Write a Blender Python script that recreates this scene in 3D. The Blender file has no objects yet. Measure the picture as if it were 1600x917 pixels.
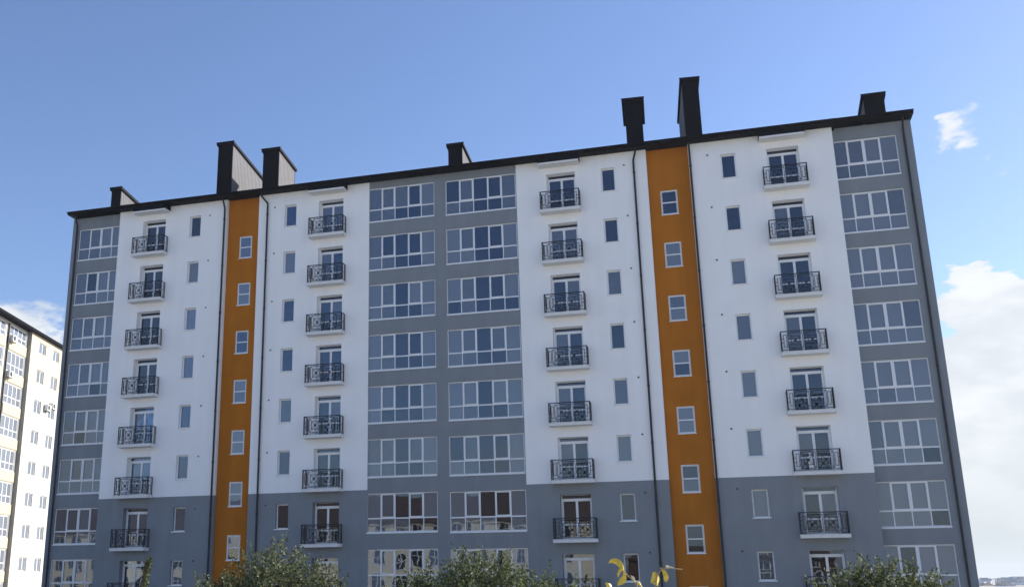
import bpy, math, random
from mathutils import Vector, Matrix
random.seed(7)
sc = bpy.context.scene
COL = sc.collection
R = math.radians

# ------------------------------------------------------------------ camera
cam_d = bpy.data.cameras.new('camera')
cam = bpy.data.objects.new('camera', cam_d)
COL.objects.link(cam)
RM = [[0.95916, -0.27015, 0.08385], [0.28275, 0.92395, -0.25763], [-0.00787, 0.27081, 0.96260]]
CAM = Vector((0, -53.04, 4.73))
cam.matrix_world = Matrix(((RM[0][0], RM[0][2], -RM[0][1], CAM.x),
                           (RM[1][0], RM[1][2], -RM[1][1], CAM.y),
                           (RM[2][0], RM[2][2], -RM[2][1], CAM.z), (0, 0, 0, 1)))
cam_d.sensor_width = 36.0
cam_d.lens = 36.0
cam_d.shift_x = 0.0858
cam_d.shift_y = 0.0011
cam_d.clip_start = 0.1
cam_d.clip_end = 20000
sc.camera = cam

# ------------------------------------------------------------------ light
SUN_AZ, SUN_EL = 53.0, 27.0        # azimuth clockwise from +y
sc.view_settings.view_transform = 'Standard'
sc.view_settings.look = 'None'
sc.view_settings.exposure = 1.08
sc.view_settings.gamma = 1.0
SKY_STRENGTH = 0.095
SUN_STRENGTH = 4.4

world = bpy.data.worlds.new('World')
sc.world = world
world.use_nodes = True
wt = world.node_tree
wt.nodes.clear()


def nd(t, kind, **kw):
    n = t.nodes.new(kind)
    for k, v in kw.items():
        setattr(n, k, v)
    return n


def mth(t, op, a, b=None, clamp=False):
    n = nd(t, 'ShaderNodeMath', operation=op)
    n.use_clamp = clamp
    for i, v in enumerate((a, b)):
        if v is None:
            continue
        if isinstance(v, (int, float)):
            n.inputs[i].default_value = v
        else:
            t.links.new(v, n.inputs[i])
    return n.outputs[0]


def smooth(t, v, a, b):
    n = nd(t, 'ShaderNodeMapRange', interpolation_type='SMOOTHSTEP')
    t.links.new(v, n.inputs[0])
    n.inputs[1].default_value = a
    n.inputs[2].default_value = b
    return n.outputs[0]


def build_world():
    t = wt
    out = nd(t, 'ShaderNodeOutputWorld')
    bg = nd(t, 'ShaderNodeBackground')
    bg.inputs[1].default_value = SKY_STRENGTH
    sky = nd(t, 'ShaderNodeTexSky', sky_type='NISHITA')
    sky.sun_disc = False
    sky.sun_elevation = R(SUN_EL)
    sky.sun_rotation = R(SUN_AZ)
    sky.air_density = 1.1
    sky.dust_density = 0.5
    sky.ozone_density = 4.0
    tc = nd(t, 'ShaderNodeTexCoord')
    sep = nd(t, 'ShaderNodeSeparateXYZ')
    t.links.new(tc.outputs['Generated'], sep.inputs[0])
    z = sep.outputs[2]
    # cloud coordinates: direction stretched sideways so the clouds lie flat
    mp = nd(t, 'ShaderNodeMapping')
    mp.inputs['Scale'].default_value = (1, 1, 2.2)
    t.links.new(tc.outputs['Generated'], mp.inputs[0])
    n1 = nd(t, 'ShaderNodeTexNoise')
    n1.inputs['Scale'].default_value = 9.0
    n1.inputs['Detail'].default_value = 9.0
    n1.inputs['Roughness'].default_value = 0.56
    t.links.new(mp.outputs[0], n1.inputs['Vector'])
    n2 = nd(t, 'ShaderNodeTexNoise')
    n2.inputs['Scale'].default_value = 2.1
    n2.inputs['Detail'].default_value = 2.0
    t.links.new(mp.outputs[0], n2.inputs['Vector'])

    # ragged edges: the banks are looked up through a disturbed direction
    wn = nd(t, 'ShaderNodeTexNoise')
    wn.inputs['Scale'].default_value = 14.0
    wn.inputs['Detail'].default_value = 6.0
    wn.inputs['Roughness'].default_value = 0.6
    t.links.new(mp.outputs[0], wn.inputs['Vector'])
    sb = nd(t, 'ShaderNodeVectorMath', operation='SUBTRACT')
    t.links.new(wn.outputs['Color'], sb.inputs[0])
    sb.inputs[1].default_value = (0.5, 0.5, 0.5)
    scl = nd(t, 'ShaderNodeVectorMath', operation='SCALE')
    t.links.new(sb.outputs[0], scl.inputs[0])
    scl.inputs['Scale'].default_value = 0.11
    wadd = nd(t, 'ShaderNodeVectorMath', operation='ADD')
    t.links.new(scl.outputs[0], wadd.inputs[0])
    t.links.new(tc.outputs['Generated'], wadd.inputs[1])
    wnm = nd(t, 'ShaderNodeVectorMath', operation='NORMALIZE')
    t.links.new(wadd.outputs[0], wnm.inputs[0])

    # banks of cloud: where (direction), how wide (cosine), how dense
    def bank(d, r0, r1, sx=1.0):
        v = nd(t, 'ShaderNodeVectorMath', operation='DOT_PRODUCT')
        t.links.new(wnm.outputs[0], v.inputs[0])
        v.inputs[1].default_value = Vector(d).normalized()
        return smooth(t, v.outputs['Value'], math.cos(R(r1)), math.cos(R(r0)))
    lows = mth(t, 'MULTIPLY', smooth(t, z, 0.30, 0.05), 0.26)
    b = mth(t, 'ADD', lows, mth(t, 'MULTIPLY', smooth(t, n2.outputs[0], 0.42, 0.75), 0.10))
    for d, r0, r1, w in BANKS:
        b = mth(t, 'ADD', b, mth(t, 'MULTIPLY', bank(d, r0, r1), w))
    dens = mth(t, 'ADD', n1.outputs[0], b)
    cov = smooth(t, dens, 0.76, 0.93)
    # a softer inner shading of the clouds
    n3 = nd(t, 'ShaderNodeTexNoise')
    n3.inputs['Scale'].default_value = 16.0
    n3.inputs['Detail'].default_value = 5.0
    t.links.new(mp.outputs[0], n3.inputs['Vector'])
    cr = nd(t, 'ShaderNodeMix', data_type='RGBA')
    t.links.new(smooth(t, n3.outputs[0], 0.35, 0.65), cr.inputs['Factor'])
    cr.inputs['A'].default_value = CLOUD_A
    cr.inputs['B'].default_value = CLOUD_B
    mx = nd(t, 'ShaderNodeMix', data_type='RGBA')
    t.links.new(mth(t, 'MULTIPLY', cov, 0.93), mx.inputs['Factor'])
    tint = nd(t, 'ShaderNodeMix', data_type='RGBA', blend_type='MULTIPLY')
    tint.inputs['Factor'].default_value = 1.0
    t.links.new(sky.outputs[0], tint.inputs['A'])
    tint.inputs['B'].default_value = SKY_TINT
    t.links.new(tint.outputs['Result'], mx.inputs['A'])
    t.links.new(cr.outputs['Result'], mx.inputs['B'])
    # pale haze low over the horizon, all round
    hzm = nd(t, 'ShaderNodeMix', data_type='RGBA')
    t.links.new(mth(t, 'MULTIPLY', smooth(t, z, 0.17, -0.02), 0.85), hzm.inputs['Factor'])
    t.links.new(mx.outputs['Result'], hzm.inputs['A'])
    hzm.inputs['B'].default_value = (3.15, 3.55, 3.75, 1)
    t.links.new(hzm.outputs['Result'], bg.inputs[0])
    t.links.new(bg.outputs[0], out.inputs[0])


SKY_TINT = (0.92, 0.865, 0.945, 1)
CLOUD_A = (4.0, 4.15, 4.3, 1)
CLOUD_B = (4.9, 5.0, 5.1, 1)


def ray(u, v):
    d = ((u + 137.3 - 800) / 1600.0, 1.0, -(v - 1.7 - 458.5) / 1600.0)
    return Vector([sum(RM[i][j] * d[j] for j in range(3)) for i in range(3)]).normalized()


BANKS = [(ray(1500, 462), 0.7, 1.9, 0.36), (ray(1550, 472), 0.7, 2.0, 0.34), (ray(1640, 540), 1.5, 3.6, 0.3),
         (ray(1570, 680), 3.6, 6.2, 0.5), (ray(1700, 700), 4.5, 8.5, 0.4), (ray(1420, 780), 5.0, 9.0, 0.4),
         (ray(1508, 200), 0.1, 1.6, 0.21), (ray(1462, 216), 0.1, 1.6, 0.15), (ray(1490, 160), 0.1, 1.4, 0.12),
         (ray(1570, 252), 0.1, 1.1, 0.20), (ray(30, 500), 0.5, 3.6, 0.20), (ray(-60, 560), 2, 6, 0.22)]
build_world()

sun_d = bpy.data.lights.new('sun', 'SUN')
sun_d.energy = SUN_STRENGTH
sun_d.angle = R(0.53)
sun_d.color = (1.0, 0.95, 0.87)
sun = bpy.data.objects.new('sun', sun_d)
COL.objects.link(sun)
SD = Vector((math.sin(R(SUN_AZ)) * math.cos(R(SUN_EL)), math.cos(R(SUN_AZ)) * math.cos(R(SUN_EL)), math.sin(R(SUN_EL))))
sun.rotation_euler = SD.to_track_quat('Z', 'Y').to_euler()
sun.location = (40, 40, 80)


# ------------------------------------------------------------------ materials
def mat(name, col, rough=0.7, spec=0.3, metal=0.0, noise=None, bump=None, trans=0.0, streak=0.0):
    """noise=(scale, amount) varies the base colour; bump=(scale, strength, distance)"""
    m = bpy.data.materials.new(name)
    m.use_nodes = True
    t = m.node_tree
    p = t.nodes['Principled BSDF']
    p.inputs['Base Color'].default_value = (*col, 1)
    p.inputs['Roughness'].default_value = rough
    p.inputs['Specular IOR Level'].default_value = spec
    p.inputs['Metallic'].default_value = metal
    tc = nd(t, 'ShaderNodeTexCoord')
    src = None
    if noise:
        n = nd(t, 'ShaderNodeTexNoise')
        n.inputs['Scale'].default_value = noise[0]
        n.inputs['Detail'].default_value = 6
        t.links.new(tc.outputs['Object'], n.inputs['Vector'])
        mr = nd(t, 'ShaderNodeMapRange')
        t.links.new(n.outputs[0], mr.inputs[0])
        mr.inputs[1].default_value = 0.3
        mr.inputs[2].default_value = 0.7
        mr.inputs[3].default_value = 1 - noise[1]
        mr.inputs[4].default_value = 1 + noise[1]
        src = mr.outputs[0]
    if streak:
        mp = nd(t, 'ShaderNodeMapping')
        mp.inputs['Scale'].default_value = (1.6, 1.6, 0.10)
        t.links.new(tc.outputs['Object'], mp.inputs[0])
        n = nd(t, 'ShaderNodeTexNoise')
        n.inputs['Scale'].default_value = 1.3
        n.inputs['Detail'].default_value = 8
        t.links.new(mp.outputs[0], n.inputs['Vector'])
        mr = nd(t, 'ShaderNodeMapRange')
        t.links.new(n.outputs[0], mr.inputs[0])
        mr.inputs[1].default_value = 0.3
        mr.inputs[2].default_value = 0.7
        mr.inputs[3].default_value = 1 - streak
        mr.inputs[4].default_value = 1 + streak
        src = mth(t, 'MULTIPLY', src, mr.outputs[0]) if src is not None else mr.outputs[0]
    if src is not None:
        mul = nd(t, 'ShaderNodeMix', data_type='RGBA', blend_type='MULTIPLY')
        mul.inputs['Factor'].default_value = 1
        mul.inputs['A'].default_value = (*col, 1)
        t.links.new(src, mul.inputs['B'])
        t.links.new(mul.outputs['Result'], p.inputs['Base Color'])
    if bump:
        n = nd(t, 'ShaderNodeTexNoise')
        n.inputs['Scale'].default_value = bump[0]
        n.inputs['Detail'].default_value = 5
        t.links.new(tc.outputs['Object'], n.inputs['Vector'])
        b = nd(t, 'ShaderNodeBump')
        b.inputs['Strength'].default_value = bump[1]
        b.inputs['Distance'].default_value = bump[2]
        t.links.new(n.outputs[0], b.inputs['Height'])
        t.links.new(b.outputs[0], p.inputs['Normal'])
    return m


def glass(name, tint, ior=2.1, film=0.0, filmcol=(0.3, 0.33, 0.38)):
    m = bpy.data.materials.new(name)
    m.use_nodes = True
    t = m.node_tree
    t.nodes.clear()
    out = nd(t, 'ShaderNodeOutputMaterial')
    tr = nd(t, 'ShaderNodeBsdfTransparent')
    tr.inputs[0].default_value = (*tint, 1)
    gl = nd(t, 'ShaderNodeBsdfGlossy')
    gl.inputs['Roughness'].default_value = 0.012
    gl.inputs[0].default_value = (0.82, 0.90, 1, 1)
    geo = nd(t, 'ShaderNodeNewGeometry')
    n = nd(t, 'ShaderNodeTexNoise')
    n.inputs['Scale'].default_value = 1.3
    n.inputs['Detail'].default_value = 1.0
    t.links.new(geo.outputs['Position'], n.inputs['Vector'])
    b = nd(t, 'ShaderNodeBump')
    b.inputs['Strength'].default_value = 0.5
    b.inputs['Distance'].default_value = 0.003
    t.links.new(n.outputs[0], b.inputs['Height'])
    t.links.new(b.outputs[0], gl.inputs['Normal'])
    fr = nd(t, 'ShaderNodeFresnel')
    fr.inputs[0].default_value = ior
    base = tr.outputs[0]
    if film:
        df = nd(t, 'ShaderNodeBsdfDiffuse')
        df.inputs[0].default_value = (*filmcol, 1)
        m0 = nd(t, 'ShaderNodeMixShader')
        m0.inputs[0].default_value = film
        t.links.new(tr.outputs[0], m0.inputs[1])
        t.links.new(df.outputs[0], m0.inputs[2])
        base = m0.outputs[0]
    mx = nd(t, 'ShaderNodeMixShader')
    t.links.new(fr.outputs[0], mx.inputs[0])
    t.links.new(base, mx.inputs[1])
    t.links.new(gl.outputs[0], mx.inputs[2])
    t.links.new(mx.outputs[0], out.inputs[0])
    return m


M = {
    'white': mat('white_render', (0.87, 0.865, 0.86), 0.9, 0.1, noise=(0.9, 0.015), bump=(38, 0.5, 0.012), streak=0.022),
    'grey': mat('grey_render', (0.228, 0.250, 0.272), 0.9, 0.1, noise=(1.1, 0.04), bump=(38, 0.5, 0.012), streak=0.05),
    'orange': mat('orange_render', (0.43, 0.145, 0.014), 0.9, 0.1, noise=(1.0, 0.06), bump=(38, 0.6, 0.014), streak=0.08),
    'dark': mat('dark_roof_metal', (0.006, 0.0065, 0.010), 0.6, 0.06, noise=(2, 0.1)),
    'clad': mat('light_corrugated_sheet', (0.125, 0.123, 0.130), 0.6, 0.2, noise=(3, 0.08)),
    'pipe': mat('dark_pipe', (0.02, 0.021, 0.027), 0.5, 0.3),
    'iron': mat('painted_iron', (0.012, 0.013, 0.018), 0.5, 0.3),
    'pvc': mat('white_pvc', (0.80, 0.81, 0.83), 0.4, 0.4),
    'sill': mat('white_sill', (0.80, 0.81, 0.82), 0.5, 0.4),
    'slab': mat('painted_slab', (0.72, 0.72, 0.71), 0.85, 0.1, noise=(3, 0.05), bump=(30, 0.3, 0.01)),
    'vent': mat('vent_black', (0.05, 0.05, 0.06), 0.8),
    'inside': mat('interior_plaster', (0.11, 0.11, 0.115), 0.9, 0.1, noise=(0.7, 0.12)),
    'inside_d': mat('interior_dark', (0.07, 0.07, 0.075), 0.9, 0.1),
    'blind': mat('fabric_blind', (0.62, 0.6, 0.56), 0.9, 0.1),
    'glass': glass('window_glass', (0.45, 0.52, 0.62), 1.85),
    'glass_b': glass('window_glass_filmed', (0.45, 0.52, 0.62), 1.85, film=0.42, filmcol=(0.31, 0.345, 0.39)),
    'glass_c': glass('window_glass_dusty', (0.45, 0.52, 0.62), 1.85, film=0.27, filmcol=(0.31, 0.345, 0.39)),
    'ground': mat('dry_ground', (0.38, 0.36, 0.31), 0.95, 0.1, noise=(0.05, 0.3), bump=(3, 0.5, 0.05)),
    'asphalt': mat('asphalt', (0.05, 0.05, 0.052), 0.9, 0.2, noise=(2, 0.15)),
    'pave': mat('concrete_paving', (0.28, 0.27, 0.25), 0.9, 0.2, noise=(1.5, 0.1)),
    'bark': mat('bark', (0.10, 0.075, 0.05), 0.9, 0.1, noise=(9, 0.3), bump=(25, 0.8, 0.02)),
    'cream': mat('cream_render', (0.52, 0.45, 0.33), 0.9, 0.1, noise=(1, 0.03)),
    'cream_w': mat('warm_white_render', (0.46, 0.45, 0.41), 0.9, 0.1, noise=(1, 0.03)),
    'yellow_panel': mat('yellow_panel', (0.54, 0.47, 0.31), 0.85, 0.1, noise=(1, 0.03)),
    'teal': mat('teal_blind', (0.10, 0.42, 0.38), 0.8),
    'green': mat('green_blind', (0.25, 0.50, 0.16), 0.8),
    'ac': mat('ac_casing', (0.65, 0.65, 0.63), 0.5),
    'beige': mat('beige_render', (0.80, 0.71, 0.54), 0.9, 0.1, noise=(0.6, 0.05)),
    'redroof': mat('brown_roof_tiles', (0.11, 0.082, 0.074), 0.85, 0.1, noise=(3, 0.2)),
    'brick': mat('red_brick_wall', (0.10, 0.055, 0.045), 0.9, 0.1, noise=(3, 0.2)),
    'glass_d': glass('window_glass_hazed', (0.45, 0.52, 0.62), 1.85, film=0.5, filmcol=(0.30, 0.33, 0.38)),
    'darkglass': mat('dark_window', (0.03, 0.035, 0.04), 0.08, 0.6),
}


# ------------------------------------------------------------------ mesh helper
class MB:
    def __init__(self):
        self.v, self.f, self.m = [], [], []

    def quad(self, a, b, c, d, mi=0):
        n = len(self.v)
        self.v += [tuple(a), tuple(b), tuple(c), tuple(d)]
        self.f.append((n, n + 1, n + 2, n + 3))
        self.m.append(mi)

    def poly(self, pts, mi=0):
        n = len(self.v)
        self.v += [tuple(p) for p in pts]
        self.f.append(tuple(range(n, n + len(pts))))
        self.m.append(mi)

    def box(self, x0, x1, y0, y1, z0, z1, mi=0, mt=None):
        n = len(self.v)
        p = [(x0, y0, z0), (x1, y0, z0), (x1, y1, z0), (x0, y1, z0), (x0, y0, z1), (x1, y0, z1), (x1, y1, z1), (x0, y1, z1)]
        if mt is not None:
            p = [tuple(mt @ Vector(q)) for q in p]
        self.v += p
        for q in ((0, 3, 2, 1), (4, 5, 6, 7), (0, 1, 5, 4), (1, 2, 6, 5), (2, 3, 7, 6), (3, 0, 4, 7)):
            self.f.append(tuple(n + i for i in q))
            self.m.append(mi)

    def bar(self, a, b, w, d, mi=0):
        """box-section bar in a plane of constant y, from (x,z) a to b"""
        a = Vector(a); b = Vector(b)
        dv = (b - a)
        L = dv.length
        ang = math.atan2(dv[2], dv[0])
        mt = Matrix.Translation(a) @ Matrix.Rotation(-ang, 4, 'Y')
        self.box(0, L, -d / 2, d / 2, -w / 2, w / 2, mi, mt)

    def tube(self, pts, rads, n=8, mi=0, cap=True):
        pts = [Vector(p) for p in pts]
        if not hasattr(rads, '__len__'):
            rads = [rads] * len(pts)
        base = len(self.v)
        for i, p in enumerate(pts):
            d = (pts[min(i + 1, len(pts) - 1)] - pts[max(i - 1, 0)])
            if d.length < 1e-9:
                d = Vector((0, 0, 1))
            d.normalize()
            up = Vector((0, 1, 0)) if abs(d.y) < 0.9 else Vector((1, 0, 0))
            s = d.cross(up).normalized()
            q = s.cross(d).normalized()
            for k in range(n):
                a = 2 * math.pi * k / n
                self.v.append(tuple(p + (s * math.cos(a) + q * math.sin(a)) * rads[i]))
        for i in range(len(pts) - 1):
            for k in range(n):
                a = base + i * n + k
                b = base + i * n + (k + 1) % n
                self.f.append((a, b, b + n, a + n))
                self.m.append(mi)
        if cap:
            self.f.append(tuple(base + k for k in range(n))[::-1]); self.m.append(mi)
            e = base + (len(pts) - 1) * n
            self.f.append(tuple(e + k for k in range(n))); self.m.append(mi)

    def mesh(self, name, mats, smooth_=False):
        me = bpy.data.meshes.new(name)
        me.from_pydata(self.v, [], self.f)
        if not isinstance(mats, (list, tuple)):
            mats = [mats]
        for m in mats:
            me.materials.append(m)
        if len(mats) > 1:
            me.polygons.foreach_set('material_index', self.m)
        if smooth_:
            me.polygons.foreach_set('use_smooth', [True] * len(me.polygons))
        me.update()
        return me

    def build(self, name, mats, parent=None, loc=(0, 0, 0), **kw):
        return link(name, self.mesh(name, mats, kw.get('smooth', False)), parent, loc)


def link(name, data, parent=None, loc=(0, 0, 0), rz=0.0):
    o = bpy.data.objects.new(name, data)
    COL.objects.link(o)
    if parent is not None:
        o.parent = parent
    o.location = loc
    o.rotation_euler = (0, 0, rz)
    return o


def thing(name, label, cat, loc=(0, 0, 0), rz=0.0, group=None):
    o = link(name, None, None, loc, rz)
    tag(o, label, cat, group)
    return o


def tag(o, label=None, cat=None, group=None, kind=None):
    if label: o['label'] = label
    if cat: o['category'] = cat
    if group: o['group'] = group
    if kind: o['kind'] = kind
    return o


def wall_holes(mb, x0, x1, z0, z1, y, holes, depth, mi=0):
    """front skin of a wall at plane y (facing -y) with rectangular openings and their reveals"""
    xs = sorted({x0, x1, *[h[0] for h in holes], *[h[1] for h in holes]})
    zs = sorted({z0, z1, *[h[2] for h in holes], *[h[3] for h in holes]})
    xs = [x for x in xs if x0 <= x <= x1]
    zs = [z for z in zs if z0 <= z <= z1]
    for i in range(len(xs) - 1):
        # merge vertically where possible
        run = None
        for j in range(len(zs) - 1):
            cx = (xs[i] + xs[i + 1]) / 2
            cz = (zs[j] + zs[j + 1]) / 2
            solid = not any(h[0] < cx < h[1] and h[2] < cz < h[3] for h in holes)
            if solid and run is None:
                run = zs[j]
            if (not solid or j == len(zs) - 2) and run is not None:
                top = zs[j + 1] if solid else zs[j]
                mb.quad((xs[i], y, run), (xs[i + 1], y, run), (xs[i + 1], y, top), (xs[i], y, top), mi)
                run = None
    for (a, b, c, d) in holes:
        a2, b2, c2, d2 = max(a, x0), min(b, x1), max(c, z0), min(d, z1)
        if a2 >= b2 or c2 >= d2:
            continue
        Y = y + depth
        if a >= x0: mb.quad((a, y, c2), (a, Y, c2), (a, Y, d2), (a, y, d2), mi)
        if b <= x1: mb.quad((b, Y, c2), (b, y, c2), (b, y, d2), (b, Y, d2), mi)
        if d <= z1: mb.quad((a2, y, d), (b2, y, d), (b2, Y, d), (a2, Y, d), mi)
        if c >= z0: mb.quad((a2, Y, c), (b2, Y, c), (b2, y, c), (a2, y, c), mi)


def room(mb, x0, x1, y0, y1, z0, z1):
    """five inner faces of a room open towards -y"""
    mb.quad((x0, y1, z0), (x1, y1, z0), (x1, y1, z1), (x0, y1, z1), 0)
    mb.quad((x0, y0, z0), (x0, y1, z0), (x0, y1, z1), (x0, y0, z1), 0)
    mb.quad((x1, y1, z0), (x1, y0, z0), (x1, y0, z1), (x1, y1, z1), 0)
    mb.quad((x0, y0, z1), (x0, y1, z1), (x1, y1, z1), (x1, y0, z1), 0)
    mb.quad((x0, y1, z0), (x0, y0, z0), (x1, y0, z0), (x1, y1, z0), 0)


# ------------------------------------------------------------------ ground
def gz(y):
    if y > -20: return 0.0
    if y < -48: return 3.1
    s = (-20 - y) / 28.0
    return 3.1 * (3 * s * s - 2 * s * s * s)


g = MB()
ys = [-4000, -400, -120, -60] + [-52 + i * 2 for i in range(18)] + [0, 100, 400, 1000, 2600]
zs_ = [gz(y) for y in ys]
for i in range(len(ys) - 1):
    for (xa, xb) in ((-4000, -200), (-200, 0), (0, 200), (200, 4000)):
        g.quad((xa, ys[i], zs_[i]), (xb, ys[i], zs_[i]), (xb, ys[i + 1], zs_[i + 1]), (xa, ys[i + 1], zs_[i + 1]))
tag(g.build('ground', M['ground']), kind='structure')
p = MB()
p.box(-60, 30, -2.6, -0.02, -0.5, 0.14)
tag(p.build('pavement', M['pave']), kind='structure')
p = MB()
p.quad((-80, -10, 0.004), (60, -10, 0.004), (60, -2.6, 0.004), (-80, -2.6, 0.004))
tag(p.build('road', M['asphalt']), kind='structure')

# ------------------------------------------------------------------ the apartment building
H = 2.93
NROW = 8
BX0, BX1 = -39.20, 10.52
bld = thing('apartment_building', 'long nine storey apartment block in white and grey with two orange stair strips', 'building')
ZT = 27.50      # top of walls
ZC = 9.60       # white above, grey below

doors = [(-33.75, -32.17), (-21.97, -20.42), (-8.36, -6.76), (3.34, 4.94)]
balc = [-33.03, -21.31, -7.60, 4.14]
wins = [(-30.50, -29.75), (-24.16, -23.41), (-5.34, -4.58), (1.01, 1.77)]
stairs = [(-27.19, -26.36), (-2.25, -1.37)]
O1 = (-27.98, -25.86)
O2 = (-2.86, -0.64)
sections = [(-35.45, O1[0]), (O1[1], -18.80), (-10.07, O2[0]), (O2[1], 6.66)]
DTOP, DBOT = 26.60, 24.36
WTOP, WBOT = 26.58, 25.22
RD = 0.45      # door reveal

inner = MB()
for si, (x0, x1) in enumerate(sections):
    white, grey = MB(), MB()
    hs = []
    for k in range(NROW):
        dz = -H * k
        hs.append((doors[si][0], doors[si][1], DBOT + dz, DTOP + dz))
        hs.append((wins[si][0], wins[si][1], WBOT + dz, WTOP + dz))
        room(inner, doors[si][0] - 0.5, doors[si][1] + 0.5, RD + 0.02, 4.0, DBOT + dz - 0.06, DTOP + dz + 0.1)
        room(inner, wins[si][0] - 0.3, wins[si][1] + 0.3, RD + 0.02, 2.8, WBOT + dz - 0.7, WTOP + dz + 0.15)
    up = [h for h in hs if h[3] > ZC]
    lo = [h for h in hs if h[3] <= ZC]
    up_d = [h for h in up if h[1] - h[0] > 1]
    wall_holes(white, x0, x1, ZC, ZT, 0.0, up, RD)
    wall_holes(grey, x0, x1, 0.0, ZC, 0.0, lo, RD)
    # returns against the recessed end bays and the orange strips
    for x, y1 in ((x0, 0.50 if si == 0 else 0.24), (x1, 0.50 if si == 3 else 0.24)):
        if abs(x + 18.80) < .01 or abs(x + 10.07) < .01:
            continue
        for mb, a, b in ((white, ZC, ZT), (grey, 0, ZC)):
            mb.quad((x, 0, a), (x, y1, a), (x, y1, b), (x, 0, b))
    white.build('white_wall', M['white'], bld)
    grey.build('grey_wall', M['grey'], bld)
BAY = 0.50
OR = 0.24
# middle bay, flush, and the recessed end bays
LOG = {   # x0, x1, top, bottom, y of wall, columns, opening sashes
    'ml': (-18.84, -14.86, 26.98, 24.93, 0.0, 5, (1, 3)),
    'mr': (-14.20, -10.11, 26.93, 24.87, 0.0, 5, (1, 3)),
    'l': (-38.70, -35.50, 26.74, 24.68, BAY, 4, (1, 2)),
    'r': (6.53, 9.76, 26.78, 24.66, BAY, 4, (1, 2)),
}


def loghole(key):
    a, b, t_, b_, y, n, s = LOG[key]
    return [(a, b, b_ - H * k, t_ - H * k) for k in range(NROW)]


bay = MB()
wall_holes(bay, -18.80, -10.07, 0, ZT, 0.0, [(max(h[0], -18.80), min(h[1], -10.07), h[2], h[3]) for h in loghole('ml') + loghole('mr')], 0.14)
bay.build('grey_bay_wall', M['grey'], bld)
bay = MB()
wall_holes(bay, BX0, -35.45, 0, ZT, BAY, [(h[0], min(h[1], -35.45), h[2], h[3]) for h in loghole('l')], 0.14)
bay.quad((BX0, 13.5, 0), (BX0, BAY, 0), (BX0, BAY, ZT), (BX0, 13.5, ZT))
bay.build('grey_bay_wall', M['grey'], bld)
bay = MB()
wall_holes(bay, 6.66, BX1, 0, ZT, BAY, [(max(h[0], 6.66), h[1], h[2], h[3]) for h in loghole('r')], 0.14)
bay.quad((BX1, BAY, 0), (BX1, 13.5, 0), (BX1, 13.5, ZT), (BX1, BAY, ZT))
bay.build('grey_bay_wall', M['grey'], bld)
bay = MB()
bay.quad((BX1, 13.5, 0), (BX0, 13.5, 0), (BX0, 13.5, ZT), (BX1, 13.5, ZT))
bay.build('rear_wall', M['grey'], bld)
for key in LOG:
    a, b, t_, b_, y, n, s = LOG[key]
    for k in range(NROW):
        room(inner, a - 0.02, b + 0.02, y + 0.16, y + 1.75, b_ - 0.75 - H * k, t_ + 0.12 - H * k)
orange = MB()
sth = []
for x0, x1 in stairs:
    sth.append([(x0, x1, 23.60 - H * k, 24.98 - H * k) for k in range(8)])
wall_holes(orange, O1[0], O1[1], 0, ZT, OR, sth[0], 0.12)
orange.build('orange_wall', M['orange'], bld)
orange = MB()
wall_holes(orange, O2[0], O2[1], 0, ZT, OR, sth[1], 0.12)
orange.build('orange_wall', M['orange'], bld)
for hs in sth:
    for h in hs:
        room(inner, h[0] - 0.4, h[1] + 0.4, OR + 0.13, OR + 3.0, h[2] - 0.9, h[3] + 0.3)
inner.build('interior', M['inside'], bld)['kind'] = 'stuff'

# ---- windows. every frame is a part, panes, sashes and sills are its sub-parts
cache = {}


def pane_mesh(w, h, mk):
    key = ('pane', round(w, 3), round(h, 3), mk)
    if key not in cache:
        m = MB()
        m.box(-w / 2, w / 2, -0.006, 0.006, -h / 2, h / 2)
        cache[key] = m.mesh('pane', M[mk])
    return cache[key]


def ring_mesh(w, h, t, d, name='sash', gl=None):
    key = (name, round(w, 3), round(h, 3), t, gl)
    if key not in cache:
        m = MB()
        m.box(-w / 2, -w / 2 + t, -d / 2, d / 2, -h / 2, h / 2)
        m.box(w / 2 - t, w / 2, -d / 2, d / 2, -h / 2, h / 2)
        m.box(-w / 2 + t, w / 2 - t, -d / 2, d / 2, -h / 2, -h / 2 + t)
        m.box(-w / 2 + t, w / 2 - t, -d / 2, d / 2, h / 2 - t, h / 2)
        mats = [M['pvc']]
        if gl:
            m.box(-w / 2 + t, w / 2 - t, -0.006, 0.006, -h / 2 + t, h / 2 - t, 1)
            mats.append(M[gl])
        cache[key] = m.mesh(name, mats)
    return cache[key]


def tilt(o, a=0.35):
    o.rotation_euler = (R(random.gauss(0, a)), 0, R(random.gauss(0, a)))


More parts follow.
